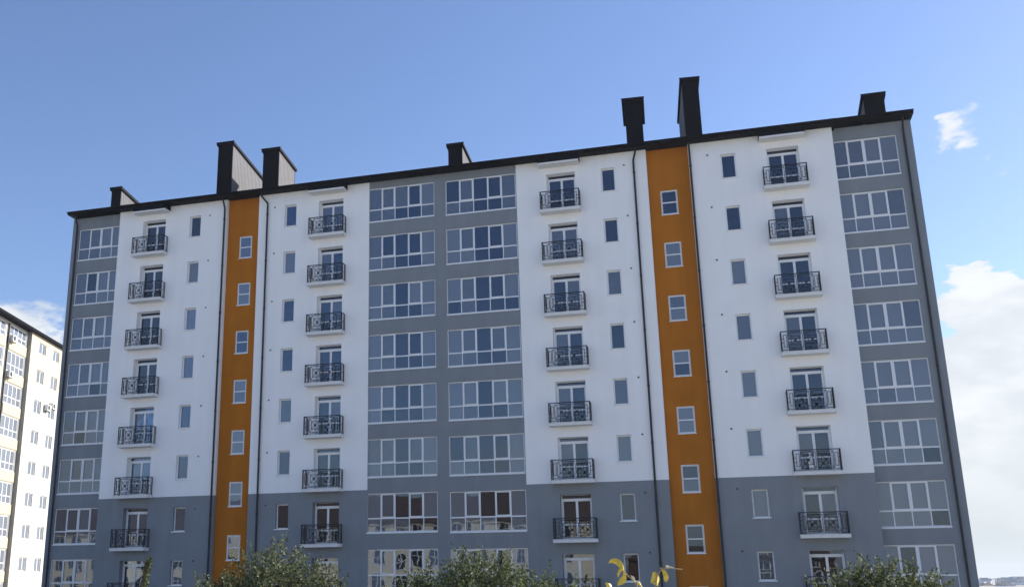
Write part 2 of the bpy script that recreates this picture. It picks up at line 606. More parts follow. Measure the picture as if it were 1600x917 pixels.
def loggia_window(key, k):
    a, b, t_, b_, y, n, sashes = LOG[key]
    W, Hh = b - a, t_ - b_
    fk = ('loggia_frame', key)
    fo, mu, lowf = 0.05, 0.045, 0.355
    zt = Hh * lowf
    xs = [W * i / n for i in range(n + 1)]
    if fk not in cache:
        m = MB()
        d = 0.07
        m.box(0, W, 0, d, 0, fo)
        m.box(0, W, 0, d, Hh - fo, Hh)
        m.box(0, fo, 0, d, fo, Hh - fo)
        m.box(W - fo, W, 0, d, fo, Hh - fo)
        for x in xs[1:-1]:
            m.box(x - mu / 2, x + mu / 2, 0.001, d - 0.001, fo, Hh - fo)
        m.box(fo, W - fo, -0.002, d + 0.002, zt - 0.033, zt + 0.033)
        cache[fk] = m.mesh('loggia_window', M['pvc'])
    o = link('loggia_window', cache[fk], bld, (a, y + 0.07, b_ - H * k))
    for i in range(n):
        x0 = (fo if i == 0 else xs[i] + mu / 2)
        x1 = (W - fo if i == n - 1 else xs[i + 1] - mu / 2)
        w = x1 - x0
        for lowp in (False, True):
            z0, z1 = (fo, zt - 0.033) if lowp else (zt + 0.033, Hh - fo)
            if n == 5:
                mk = 'glass' if i in (2, 3) else ('glass_b' if i in (0, 4) and k > 0 else 'glass_c')
            else:
                mk = 'glass_b' if (i in (2, 3)) else 'glass_c'
                if key == 'r' and k > 0:
                    mk = 'glass_d' if (i > 1 or k in (1, 2, 6)) else 'glass_b'
            if random.random() < 0.12:
                mk = random.choice(['glass', 'glass_b', 'glass_c'])
            wp, hp = w, z1 - z0
            if i in sashes and not lowp:
                s = link('sash', ring_mesh(w, hp, 0.052, 0.05), o, ((x0 + x1) / 2, 0.0, (z0 + z1) / 2))
                wp, hp = w - 0.106, hp - 0.106
            pn = link('pane', pane_mesh(wp, hp, mk), o, ((x0 + x1) / 2, 0.036, (z0 + z1) / 2))
            tilt(pn, 0.12)
    sk = ('sill', round(W, 2))
    if sk not in cache:
        m = MB()
        m.box(0, W, -0.10, 0.0, -0.035, 0.0)
        m.box(0, W, -0.10, -0.085, -0.07, -0.035)
        cache[sk] = m.mesh('sill', M['sill'])
    link('sill', cache[sk], o, (0, 0, 0))
    if random.random() < 0.0:
        pass
    return o


for k in range(NROW):
    for key in LOG:
        loggia_window(key, k)


def balcony_door(si, k):
    a, b = doors[si]
    W, Hh = b - a, DTOP - DBOT
    fk = ('door', round(W, 2))
    zt = Hh - 0.22
    f = 0.06
    if fk not in cache:
        m = MB()
        m.box(0, W, 0, 0.07, 0, f)
        m.box(0, W, 0, 0.07, Hh - 0.02, Hh)
        m.box(0, f, 0, 0.07, f, Hh - 0.02)
        m.box(W - f, W, 0, 0.07, f, Hh - 0.02)
        m.box(f, W - f, -0.003, 0.073, zt - 0.04, zt + 0.04)
        cache[fk] = m.mesh('balcony_door', M['pvc'])
    o = link('balcony_door', cache[fk], bld, (a, RD - 0.08, DBOT - H * k))
    lw = (W - 2 * f) / 2
    lh = zt - 0.04 - f
    for s in (0, 1):
        mk = random.choice(['glass', 'glass', 'glass_c'])
        lk = ('leaf', round(lw, 3), mk)
        if lk not in cache:
            m = MB()
            t = 0.06
            m.box(-lw / 2, -lw / 2 + t, -0.03, 0.03, 0, lh)
            m.box(lw / 2 - t, lw / 2, -0.03, 0.03, 0, lh)
            m.box(-lw / 2 + t, lw / 2 - t, -0.03, 0.03, 0, 0.09)
            m.box(-lw / 2 + t, lw / 2 - t, -0.03, 0.03, lh - t, lh)
            m.box(-lw / 2 + t, lw / 2 - t, -0.03, 0.03, 0.66, 0.73)
            m.box(-lw / 2 + t, lw / 2 - t, -0.006, 0.006, 0.09, 0.66, 1)
            m.box(-lw / 2 + t, lw / 2 - t, -0.006, 0.006, 0.73, lh - t, 1)
            m.box(-0.012, 0.012, -0.06, -0.03, 0.95, 1.08, 0, Matrix.Translation((lw / 2 - 0.03, 0, 0)))
            cache[lk] = m.mesh('leaf', [M['pvc'], M[mk]])
        l = link('leaf', cache[lk], o, (f + lw * (s + 0.5), 0.03, f))
        l.rotation_euler = (0, 0, R(random.gauss(0, 0.1)))
    tk = ('transom', round(W, 2))
    if tk not in cache:
        m = MB()
        m.box(f, W - f, 0.03, 0.042, zt + 0.04, Hh - 0.02)
        cache[tk] = m.mesh('transom', M['glass'])
    link('transom', cache[tk], o, (0, 0, 0))
    return o


def balcony_mesh():
    W = 2.22
    m = MB()
    m.box(-W / 2, W / 2, -0.56, -0.004, 0, 0.15)
    m.box(-W / 2 - 0.015, W / 2 + 0.015, -0.575, -0.004, 0.15, 0.17)
    slab = m.mesh('balcony', M['slab'])
    m = MB()
    w = W / 2 - 0.05
    z0, z1 = 0.24, 1.19
    y = -0.53
    t = 0.024
    def b(x0, z0_, x1, z1_, tt=t):
        m.bar((x0, y, z0_), (x1, y, z1_), tt, tt)
    for s in (-1, 1):
        m.box(s * w - 0.022, s * w + 0.022, y - 0.022, y + 0.022, 0.17, z1 + 0.02)
        m.box(s * w - 0.018, s * w + 0.018, -0.04, -0.004, 0.17, z1)
    m.box(-w, w, y - 0.022, y + 0.022, z1 - 0.03, z1 + 0.012)
    b(-w, z0, w, z0)
    # centre field: two square rosettes between stepped frames
    for s in (-1, 1):
        c = s * 0.40
        h = 0.345
        zc = (z0 + z1) / 2 - 0.01
        for q in (h, 0.20):
            qz = q * 1.12
            b(c - q, zc - qz, c + q, zc - qz); b(c - q, zc + qz, c + q, zc + qz)
            b(c - q, zc - qz, c - q, zc + qz); b(c + q, zc - qz, c + q, zc + qz)
        b(c - h, zc - h * 1.12, c + h, zc + h * 1.12, 0.02)
        b(c - h, zc + h * 1.12, c + h, zc - h * 1.12, 0.02)
        for q in (-0.1, 0.1):
            b(c + q, zc - h * 1.12, c + q, z0); b(c + q, zc + h * 1.12, c + q, z1 - 0.02)
        # hub
        m.box(c - 0.06, c + 0.06, y - 0.012, y + 0.012, zc - 0.06, zc + 0.06, 0, None)
        # outer bracket
        xo0, xo1 = s * 0.80, s * 0.94
        b(xo0, zc - 0.3, xo1, zc - 0.3); b(xo0, zc + 0.3, xo1, zc + 0.3); b(xo1, zc - 0.3, xo1, zc + 0.3); b(xo0, zc - 0.3, xo0, zc + 0.3)
        b(s * (0.40 + h), zc, xo0, zc); b(xo1, zc + 0.1, s * w, zc + 0.1); b(xo1, zc - 0.1, s * w, zc - 0.1)
    b(0, z0, 0, z1)
    # side panels
    for s in (-1, 1):
        x = s * w
        m.box(x - 0.02, x + 0.02, y, -0.004, z1 - 0.025, z1 + 0.008)
        m.box(x - 0.012, x + 0.012, y, -0.004, z0 - 0.012, z0 + 0.012)
        for q in (-0.40, -0.15):
            m.box(x - 0.011, x + 0.011, q - 0.011, q + 0.011, z0, z1)
        m.box(x - 0.011, x + 0.011, -0.40, -0.15, 0.69, 0.71)
    return slab, m.mesh('railing', M['iron'])


slab_me, rail_me = balcony_mesh()
SB = 24.20
for si in range(4):
    for k in range(NROW):
        balcony_door(si, k)
        s = link('balcony', slab_me, bld, (balc[si], 0, SB - H * k))
        link('railing', rail_me, s)

for si in range(4):
    a, b = wins[si]
    W, Hh = b - a, WTOP - WBOT
    for k in range(NROW):
        o = link('window', ring_mesh(W, Hh, 0.045, 0.06, 'window'), bld, ((a + b) / 2, 0.20, (WTOP + WBOT) / 2 - H * k))
        s = link('sash', ring_mesh(W - 0.09, Hh - 0.09, 0.022, 0.05, 'sash', random.choice(['glass', 'glass', 'glass_c', 'glass_b'])), o, (0, -0.005, 0))
        tilt(s, 0.08)
        sk = ('wsill', round(W, 2))
        if sk not in cache:
            m = MB()
            m.box(-W / 2 - 0.06, W / 2 + 0.06, -0.26, -0.20, -Hh / 2 - 0.04, -Hh / 2 + 0.01)
            m.box(-W / 2, W / 2, -0.20, -0.03, -Hh / 2, -Hh / 2 + 0.012)
            cache[sk] = m.mesh('sill', M['sill'])
        link('sill', cache[sk], o)
for si in range(2):
    a, b = stairs[si]
    W, Hh = b - a, 1.38
    for k in range(8):
        o = link('stair_window', ring_mesh(W, Hh, 0.04, 0.07, 'stair_window'), bld, ((a + b) / 2, OR + 0.07, 24.29 - H * k))
        for z0, z1, nm, d in ((0.0, Hh / 2 - 0.05, 'upper_sash', 0.06), (-Hh / 2 + 0.05, 0.0, 'lower_sash', 0.04)):
            s = link(nm, ring_mesh(W - 0.10, z1 - z0, 0.03, d, nm, random.choice(['glass', 'glass_c', 'glass_b'])), o, (0, -0.01, (z0 + z1) / 2))
            tilt(s, 0.08)
        sk = ('ssill', round(W, 2))
        if sk not in cache:
            m = MB()
            m.box(-W / 2 - 0.03, W / 2 + 0.03, -0.13, -0.036, -Hh / 2 - 0.03, -Hh / 2 + 0.01)
            cache[sk] = m.mesh('sill', M['sill'])
        link('sill', cache[sk], o)

# ---- small wall vents
m = MB()
m.tube([(0, -0.03, 0), (0, 0.0, 0)], 0.042, 10)
m.tube([(0, -0.035, 0), (0, -0.03, 0)], [0.025, 0.048], 10)
vent_me = m.mesh('vent', M['vent'])
for x, z in ((-29.10, 26.50), (-24.78, 26.52), (-4.04, 26.6), (0.36, 26.6)):
    for k in range(NROW):
        link('vent', vent_me, bld, (x + random.uniform(-.03, .03), 0, z - H * k + random.uniform(-.04, .04)))

# ---- downpipes
def downpipe(x, y, ztop, elbow=0.0):
    m = MB()
    pts = [(x - elbow, y - 0.38, ztop), (x - elbow * 0.9, y - 0.36, ztop - 0.12), (x, y - 0.11, ztop - 0.55), (x, y - 0.10, ztop - 0.8), (x, y - 0.10, 0.3)]
    m.tube(pts, 0.055, 10)
    z = ztop - 1.2
    while z > 0.5:
        m.tube([(x, y - 0.10, z), (x, y - 0.10, z - 0.09)], 0.068, 10)
        m.box(x - 0.012, x + 0.012, y - 0.05, y + 0.0, z - 0.06, z - 0.03)
        z -= H
    m.build('downpipe', M['pipe'], bld, smooth=False)


downpipe(-28.10, 0, 27.35)
downpipe(-25.25, 0, 27.35, 0.35)
downpipe(-3.54, 0, 27.35, -0.18)
downpipe(-0.56, 0, 27.35)
downpipe(-38.83, BAY, 27.55)
downpipe(10.11, BAY, 27.55)

# ---- roof
XA, XB = -35.60, 6.82
m = MB()
th = 0.10
RY, RZ = 7.0, 29.35
def slab_roof(m, x0, x1, ye, ze):
    m.quad((x0, ye, ze), (x1, ye, ze), (x1, RY, RZ), (x0, RY, RZ))
    m.quad((x0, RY, RZ), (x1, RY, RZ), (x1, 14.2, ze), (x0, 14.2, ze))
    for x, s in ((x0, -1), (x1, 1)):
        m.poly([(x, ye, ze), (x, RY, RZ), (x, 14.2, ze), (x, 14.2, ze - 0.18), (x, ye, ze - 0.18)])
slab_roof(m, XA, XB, -0.60, 27.58)
slab_roof(m, BX0 - 0.05, XA, -0.12, 27.78)
slab_roof(m, XB, BX1 + 0.09, -0.12, 27.78)
roof = m.build('roof', M['dark'], bld)
for x0, x1, ye, ze in ((XA, XB, -0.60, 27.58), (BX0 - 0.05, XA - 0.003, -0.12, 27.78), (XB + 0.003, BX1 + 0.09, -0.12, 27.78)):
    m = MB()
    m.box(x0, x1, ye - 0.03, ye, ze - 0.18, ze + 0.01)
    m.box(x0, x1, ye, 0.6, ze - 0.19, ze - 0.16)
    m.build('eaves_fascia', M['dark'], bld)
    m = MB()
    m.tube([(x0, ye - 0.08, ze - 0.05), (x1, ye - 0.08, ze - 0.05)], 0.055, 8)
    m.build('gutter', M['dark'], bld)
for x in balc:
    m = MB()
    m.box(x - 1.12, x + 1.12, -0.62, 0.0, 26.98, 27.08)
    c = m.build('canopy', M['slab'], bld)
    m = MB()
    m.box(x - 1.14, x + 1.14, -0.58, -0.003, 27.083, 27.385)
    m.build('flashing', M['dark'], c)


def chimney(x0, x1, y0, L, zt, rz=0.0, oh=0.10, drop=0.17):
    """front panel dark, corrugated light sides, a cap that falls to the back"""
    cx = (x0 + x1) / 2
    w = (x1 - x0) / 2 - oh
    r = link('chimney', None, bld, (cx, y0, 0), rz)
    zb = 27.6
    zf = lambda y: zt - 0.16 - drop * y
    m = MB()
    m.box(-w, w, 0, 0.04, zb, zf(0.02))
    n = max(3, int(w * 2 / 0.12))
    for i in range(n + 1):
        x = -w + 2 * w * i / n
        m.box(x - 0.008, x + 0.008, -0.012, 0, zb, zf(0))
    m.build('front_panel', M['dark'], r)
    m = MB()
    m.box(-w, w, L - 0.04, L, zb, zf(L))
    m.build('rear_panel', M['dark'], r)
    n = max(6, int(L / 0.20))
    for s in (-1, 1):
        m = MB()
        for i in range(n):
            ya, yb = 0.04 + (L - 0.08) * i / n, 0.04 + (L - 0.08) * (i + 1) / n
            d = 0.02
            q = yb - ya
            prof = [(ya, 0), (ya + q * .3, 0), (ya + q * .45, d), (ya + q * .85, d), (yb, 0)]
            for (a, da), (b, db) in zip(prof[:-1], prof[1:]):
                pa, pb = s * (w - 0.02 + da), s * (w - 0.02 + db)
                pts = [(pa, a, zb), (pb, b, zb), (pb, b, zf(b)), (pa, a, zf(a))]
                m.poly(pts if s > 0 else pts[::-1])
        m.build('side_cladding', M['clad'], r)
    m = MB()
    W = w + oh
    ya, yb = -oh, L + oh
    za, zb2 = zt, zt - drop * L
    t = 0.17
    v = [(-W, ya, za - t), (W, ya, za - t), (W, yb, zb2 - t), (-W, yb, zb2 - t), (-W, ya, za), (W, ya, za), (W, yb, zb2), (-W, yb, zb2)]
    n0 = len(m.v)
    m.v += v
    for q in ((0, 3, 2, 1), (4, 5, 6, 7), (0, 1, 5, 4), (1, 2, 6, 5), (2, 3, 7, 6), (3, 0, 4, 7)):
        m.f.append(q); m.m.append(0)
    m.box(-W - 0.02, W + 0.02, ya - 0.02, ya + 0.05, za - 0.03, za + 0.02)
    m.build('chimney_cap', M['dark'], r)
    return r


chimney(-36.98, -36.10, 1.0, 2.4, 29.58)
chimney(-29.42, -28.22, 1.0, 5.6, 31.72)
chimney(-26.28, -25.02, 1.0, 2.5, 30.88)
chimney(-14.34, -13.30, 1.0, 2.0, 29.62)
chimney(-4.04, -2.80, 1.0, 2.2, 30.97, rz=R(3.6), oh=0.16)
chimney(-0.78, 0.30, 1.0, 4.0, 31.78, rz=R(5.5))
chimney(8.42, 9.62, 1.0, 2.2, 29.42)

# a white bundle standing on one of the balconies
bz = SB + 0.17 - H * 5
b = thing('white_form', 'slim white tapering bundle standing on the balcony just above the grey base, far right column', 'form', (3.86, -0.36, bz))
m = MB()  # plain upright tapering white form with a ring near its top
m.tube([(0, 0, 0.002), (0.01, 0, .2), (-.015, 0, .5), (0, .01, .68), (-.01, .01, .80), (-.02, .01, .88)], [.11, .125, .115, .10, .05, .06], 12)
m.build('form_body', mat('white_gloss', (0.85, 0.85, 0.85), 0.3, 0.5, bump=(18, 0.8, 0.02)), b, smooth=True)
m = MB()
m.tube([(-.01, .01, .79), (-.01, .01, .81)], .057, 12)
m.build('form_ring', M['ac'], b)

# ------------------------------------------------------------------ the sunlit building on the left
def left_building():
    P0 = Vector((-61.787, 27.484, 0))
    u = Vector((-0.25038, 0.96815, 0))
    # local frame: x along facade (s), y into the building, z up
    rz = math.atan2(u.y, u.x)
    b = thing('neighbouring_apartment_building', 'sunlit cream and white apartment block with yellow panels at the left edge', 'building', (P0.x, P0.y, 0), rz)
    # local +y is to the left of travel direction = away from us
    ZTl = 27.65
    h = 2.87
    wa, wb = (0.55, 2.20), (4.00, 5.55)
    ww, wc, inn = MB(), MB(), MB()
    tops = [27.10 if k == 0 else 24.50 - h * (k - 1) for k in range(9)]
    bots = [26.05 if k == 0 else 23.25 - h * (k - 1) for k in range(9)]
    hs = [(x0, x1, bots[k], tops[k]) for k in range(9) for (x0, x1) in (wa, wb)]
    SPL = 23.0
    wall_holes(wc, -1.3, 9.5, SPL, ZTl, 0.0, [q for q in hs if q[2] > SPL], 0.18)
    wall_holes(ww, -1.3, 9.5, 0, SPL, 0.0, [q for q in hs if q[3] <= SPL], 0.18)
    m = MB()
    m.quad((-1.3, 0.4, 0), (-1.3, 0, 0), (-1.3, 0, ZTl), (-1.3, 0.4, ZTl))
    m.build('shade_toned_return_wall', M['pave'], b)  # darker paving grey stands in for the shade on this sunless return
    for q in hs:
        room(inn, q[0] - .1, q[1] + .1, 0.19, 2.2, q[2] - .2, q[3] + .1)
    LY = 0.40
    lx = [(-5.12, -1.55), (-9.75, -6.12), (-14.4, -10.8)]
    lh = [(x0, x1, 26.15 - h * k, 27.45 if k == 0 else 25.1 - h * (k - 1)) for k in range(9) for x0, x1 in lx]
    gp = MB()
    wall_holes(gp, -16, -1.3, 0, ZTl, LY, lh, 0.15)
    for q in lh:
        room(inn, q[0], q[1], LY + .22, LY + 1.7, q[2] - .6, q[3] + .05)
    # back and ends
    gp.quad((-16, 13, 0), (-16, LY, 0), (-16, LY, ZTl), (-16, 13, ZTl))
    gp.quad((9.5, 0, 0), (9.5, 13, 0), (9.5, 13, ZTl), (9.5, 0, ZTl))
    gp.quad((9.5, 13, 0), (-16, 13, 0), (-16, 13, ZTl), (9.5, 13, ZTl))
    wc.build('cream_wall', M['cream'], b)
    ww.build('white_wall', M['cream_w'], b)
    gp.build('loggia_wall', M['cream_w'], b)
    for x0, x1 in lx:
        for k in range(9):
            m = MB()
            m.box(x0 - .05, x1 + .05, LY - .08, LY - .003, 25.2 - h * k, 26.08 - h * k)
            m.build('yellow_spandrel', M['yellow_panel'], b)
    inn.build('interior', M['inside'], b)
    for k in range(9):
        for (x0, x1) in (wa, wb):
            Hh = tops[k] - bots[k]
            W = x1 - x0
            key = ('lbw', round(Hh, 2), round(W, 2))
            if key not in cache:
                m = MB()
                t = 0.07
                m.box(0, W, 0, .06, 0, t); m.box(0, W, 0, .06, Hh - t, Hh)
                m.box(0, t, 0, .06, t, Hh - t); m.box(W - t, W, 0, .06, t, Hh - t)
                m.box(W * .55, W * .55 + .08, 0, .06, t, Hh - t)
                cache[key] = m.mesh('window', M['pvc'])
            o = link('window', cache[key], b, (x0, 0.10, bots[k]))
            special = {(7, 0): 'teal', (8, 1): 'green'}.get((k, 0 if x0 < 1 else 1))
            for (p0, p1) in ((0.07, W * .55), (W * .55 + .08, W - .07)):
                pn = link('pane', pane_mesh(p1 - p0, Hh - .14, random.choice(['glass_d', 'glass_d', 'glass_b'])), o, ((p0 + p1) / 2, 0.03, Hh / 2))
            if special or random.random() < 0.4:
                m = MB()
                m.box(0.08, W - .08, .10, .12, 0.08 if special else Hh * .4, Hh - .08)
                m.build('blind', M[special or 'blind'], o)
            sk = ('lbs', round(W, 2))
            if sk not in cache:
                m = MB(); m.box(-.05, W + .05, -.16, 0, -.04, 0); cache[sk] = m.mesh('sill', M['sill'])
            link('sill', cache[sk], o)
    for (x0, x1, z0, z1) in lh:
        W, Hh = x1 - x0, z1 - z0
        key = ('lbl', round(Hh, 2), round(W, 2))
        n = 4
        if key not in cache:
            m = MB()
            t = 0.07
            m.box(0, W, 0, .06, 0, t); m.box(0, W, 0, .06, Hh - t, Hh)
            m.box(0, t, 0, .06, t, Hh - t); m.box(W - t, W, 0, .06, t, Hh - t)
            for i in range(1, n):
                m.box(W * i / n - .04, W * i / n + .04, 0, .06, t, Hh - t)
            m.box(t, W - t, -.002, .062, Hh * .34, Hh * .34 + .07)
            cache[key] = m.mesh('loggia_window', M['pvc'])
        o = link('loggia_window', cache[key], b, (x0, LY + .06, z0))
        m = MB()
        m.box(.07, W - .07, .03, .042, .07, Hh - .07)
        m.build('glazing', M['glass_d'], o)
        if random.random() < 0.6:
            m = MB()
            m.box(.1, W * .5, .12, .14, .1, Hh - .1)
            m.build('curtain', M['blind'], o)
    m = MB()
    m.tube([(-5.62, LY - .12, 27.4), (-5.62, LY - .12, 0.2)], 0.09, 8)
    m.build('downpipe', M['pipe'], b)
    m = MB()
    m.box(-16.6, 10, -0.40, 13.6, ZTl + 0.02, ZTl + 0.24)
    m.quad((-16.6, -0.40, ZTl + .244), (10, -0.40, ZTl + .244), (10, 6.5, ZTl + 1.6), (-16.6, 6.5, ZTl + 1.6))
    m.quad((-16.6, 6.5, ZTl + 1.6), (10, 6.5, ZTl + 1.6), (10, 13.6, ZTl + .244), (-16.6, 13.6, ZTl + .244))
    m.build('roof', M['dark'], b)
    for (x, y, z) in ((-5.0, LY - .08, 25.85), (-5.0, LY - .08, 22.6), (3.3, 0, 20.95), (4.55, 0, 21.3)):
        m = MB()
        m.box(-.42, .42, -.40, -.08, 0, .58)
        m.tube([(-.12, -.40, .29), (-.12, -.42, .29)], 0.23, 14, 1)
        m.box(-.36, -.32, -.38, 0, -.05, -.003, 1); m.box(.32, .36, -.38, 0, -.05, -.003, 1)
        m.build('air_conditioner', [M['ac'], M['vent']], b, (x, y, z))


left_building()

# ------------------------------------------------------------------ buildings behind the camera, mirrored in the low windows
def arched_house(name, label, x0, x1, y, z0, zw, zr, wallm, n_rows, dx, w, h, arched):
    b = thing(name, label, 'building', ((x0 + x1) / 2, y, z0), 0)
    W = (x1 - x0) / 2
    hw = zw - z0
    m = MB()
    m.quad((W, 0, 0), (-W, 0, 0), (-W, 0, hw), (W, 0, hw))
    m.quad((-W, -12, 0), (W, -12, 0), (W, -12, hw), (-W, -12, hw))
    m.quad((W, -12, 0), (W, 0, 0), (W, 0, hw), (W, -12, hw))
    m.quad((-W, 0, 0), (-W, -12, 0), (-W, -12, hw), (-W, 0, hw))
    m.box(-W - .1, W + .1, 0.003, 0.22, hw - .35, hw - .05)
    m.build('wall', wallm, b)
    m = MB()
    hr = zr - z0
    m.quad((W + .4, .5, hw), (-W - .4, .5, hw), (-W + 1.5, -4, hr), (W - 1.5, -4, hr))
    m.quad((-W - .4, -12.5, hw), (W + .4, -12.5, hw), (W - 1.5, -8, hr), (-W + 1.5, -8, hr))
    m.quad((-W + 1.5, -4, hr), (-W + 1.5, -8, hr), (W - 1.5, -8, hr), (W - 1.5, -4, hr))
    m.poly([(-W - .4, .5, hw), (-W - .4, -12.5, hw), (-W + 1.5, -8, hr), (-W + 1.5, -4, hr)])
    m.poly([(W + .4, -12.5, hw), (W + .4, .5, hw), (W - 1.5, -4, hr), (W - 1.5, -8, hr)])
    m.build('roof', M['redroof'], b)
    m = MB()
    pts, ptd = [], []
    for s, L in ((1.0, ptd), (1.28, pts)):
        ww = w / 2 * s
        hh = h * (1.0 if s == 1 else 1.06)
        zb = 0 if s == 1 else -0.12
        L.append((ww, zb)); 
        if arched:
            for i in range(9):
                a = math.pi * i / 8
                L.append((ww * math.cos(a), hh - ww + ww * math.sin(a)))
        else:
            L.append((ww, hh)); L.append((-ww, hh))
        L.append((-ww, zb))
    m.poly([(x, .03, z) for x, z in pts], 0)
    m.poly([(x, .034, z) for x, z in ptd], 1)
    m.box(-.05, .05, .036, .06, 0, h - .05, 0)
    m.box(-w / 2, w / 2, .036, .055, h * .55, h * .55 + .08, 0)
    me = m.mesh('window', [M['pvc'], M['darkglass']])
    nx = int((x1 - x0 - 2) / dx)
    for r in range(n_rows):
        zz = hw - (r + 1) * (hw / n_rows) + 0.9
        for i in range(nx):
            link('window', me, b, (-W + 1 + dx * (i + .5), 0.0, zz))


arched_house('cream_house', 'long cream house with arched windows and brown roof, mirrored in the lower panes', -105, -17, -86, 3.1, 12.6, 17.0, M['beige'], 3, 2.9, 1.3, 2.0, True)
arched_house('brick_house', 'low red brick house mirrored beside the cream house', -14, 12, -92, 3.1, 7.5, 9.3, M['brick'], 2, 3.0, 1.3, 1.6, False)


# ------------------------------------------------------------------ trees
def leaf_mat(name, c1, c2, c3):
    m = bpy.data.materials.new(name)
    m.use_nodes = True
    t = m.node_tree
    p = t.nodes['Principled BSDF']
    p.inputs['Roughness'].default_value = 0.6
    p.inputs['Specular IOR Level'].default_value = 0.25
    geo = nd(t, 'ShaderNodeNewGeometry')
    cr = nd(t, 'ShaderNodeValToRGB')
    cr.color_ramp.elements[0].color = (*c1, 1)
    cr.color_ramp.elements[1].color = (*c3, 1)
    e = cr.color_ramp.elements.new(0.55)
    e.color = (*c2, 1)
    t.links.new(geo.outputs['Random Per Island'], cr.inputs[0])
    t.links.new(cr.outputs[0], p.inputs['Base Color'])
    tl = nd(t, 'ShaderNodeBsdfTranslucent')
    t.links.new(cr.outputs[0], tl.inputs[0])
    mx = nd(t, 'ShaderNodeMixShader')
    mx.inputs[0].default_value = 0.25
    t.links.new(p.outputs[0], mx.inputs[1])
    t.links.new(tl.outputs[0], mx.inputs[2])
    t.links.new(mx.outputs[0], t.nodes['Material Output'].inputs[0])
    return m


LEAF_A = leaf_mat('olive_leaf', (0.028, 0.040, 0.016), (0.085, 0.108, 0.042), (0.27, 0.29, 0.14))
LEAF_B = leaf_mat('green_leaf', (0.022, 0.038, 0.014), (0.080, 0.108, 0.036), (0.23, 0.26, 0.11))


def add_leaf(m, p, d, n, L, W):
    s = d.cross(n).normalized()
    k = len(m.v)
    bend = n * (-0.12 * L)
    m.v += [tuple(p), tuple(p + d * L * .45 + s * W + n * .10 * W), tuple(p + d * L + bend), tuple(p + d * L * .45 - s * W + n * .10 * W)]
    m.f += [(k, k + 1, k + 2), (k, k + 2, k + 3)]
    m.m += [0, 0]


def rv(rnd=random):
    while True:
        v = Vector((rnd.uniform(-1, 1), rnd.uniform(-1, 1), rnd.uniform(-1, 1)))
        if 0.05 < v.length < 1:
            return v.normalized()


def tree(x, y, label, group, lobes, seed, leafm, dens=1.0, L=0.062, trunk_r=0.11):
    """lobes: list of (dx, dy, z centre, rx, rz)"""
    rnd = random.Random(seed)
    z0 = gz(y)
    b = thing('tree', label, 'tree', (x, y, z0), 0, group)
    tr = MB()
    top = max(l[2] for l in lobes) - z0 - 0.3
    fork = top * 0.42
    tr.tube([(0, 0, -0.2), (0.04, 0, fork * .5), (-0.02, 0.03, fork)], [trunk_r * 1.25, trunk_r, trunk_r * .85], 10)
    tr.build('trunk', M['bark'], b)
    cr, tw = MB(), MB()
    for (dx, dy, zc, rx, rz_) in lobes:
        c = Vector((dx, dy, zc - z0))
        lb = MB()
        f0 = Vector((-0.02, 0.03, fork - 0.05))
        mid = (f0 + c) / 2 + Vector((dx * .15, dy * .1, -0.1))
        lb.tube([f0, mid, c, c + Vector((0, 0, rz_ * .5))], [trunk_r * .55, trunk_r * .4, trunk_r * .25, trunk_r * .1], 7)
        lb.build('limb', M['bark'], b)
        nt = int(330 * dens * rx * rx * 1.0 + 60)
        for i in range(nt):
            v = rv(rnd)
            rr = rnd.random() ** 0.45
            wob = 1.0 + 0.22 * math.sin(v.x * 5 + seed) * math.cos(v.z * 4 + seed * 2) + 0.12 * math.sin(v.y * 9 + dx * 7)
            p = c + Vector((v.x * rx, v.y * rx, v.z * rz_)) * rr * wob
            d = (Vector((v.x, v.y, v.z * .6 + 0.75)) + rv(rnd) * .55).normalized()
            TL = rnd.uniform(0.16, 0.34) * (1.25 if rr > .85 else 1)
            e = p + d * TL
            if i % 2 == 0:
                tw.tube([p, p + d * TL * .5 + rv(rnd) * .02, e], [0.007, 0.005, 0.002], 3, cap=False)
            nl = int(TL / 0.021)
            for j in range(nl):
                q = p + d * TL * (j + .5) / nl + rv(rnd) * 0.022
                ld = (rv(rnd) + d * .7).normalized()
                ln = rv(rnd)
                ln = (ln - ld * ln.dot(ld)).normalized()
                add_leaf(cr, q, ld, ln, L * rnd.uniform(.7, 1.35), L * rnd.uniform(.2, .34))
    tw.build('twigs', M['bark'], b)['kind'] = 'stuff'
    o = cr.build('crown', leafm, b)
    return b


GT = 'leafy trees in front of the apartment block'
tree(-9.3, -33, 'olive green bushy tree rising tallest, in front of the left orange strip', GT,
     [(0.1, 0, 4.90, 0.70, 0.50), (-0.75, -.2, 4.48, 0.52, 0.40), (0.75, .1, 4.62, 0.60, 0.40), (-1.3, .2, 4.35, 0.42, 0.42), (0.0, -.6, 4.3, 1.0, 0.5), (1.2, 0, 4.35, 0.5, 0.4), (0, .5, 3.7, 1.1, 0.6)], 3, LEAF_A, 1.0)
tree(-4.75, -33, 'broad green tree below the middle loggia windows', GT,
     [(0.0, 0, 4.78, 0.62, 0.42), (-0.8, .1, 4.55, 0.6, 0.4), (0.75, -.1, 4.5, 0.62, 0.40), (1.3, .1, 4.3, 0.5, 0.35), (-1.2, -.2, 4.3, 0.5, 0.4), (0, -.5, 4.1, 1.1, 0.5), (0, .4, 3.5, 1.1, 0.6)], 11, LEAF_B, 1.0)
tree(2.4, -33, 'spreading green tree in front of the right end of the block', GT,
     [(0.0, 0, 4.62, 0.50, 0.32), (-0.52, .1, 4.45, 0.42, 0.30), (0.52, -.1, 4.47, 0.40, 0.32), (-0.65, -.1, 4.1, 0.34, 0.30), (0.8, .1, 4.15, 0.34, 0.3), (0, -.3, 4.0, 0.75, 0.45), (0, .3, 3.4, 0.85, 0.6)], 23, LEAF_A, 1.0)

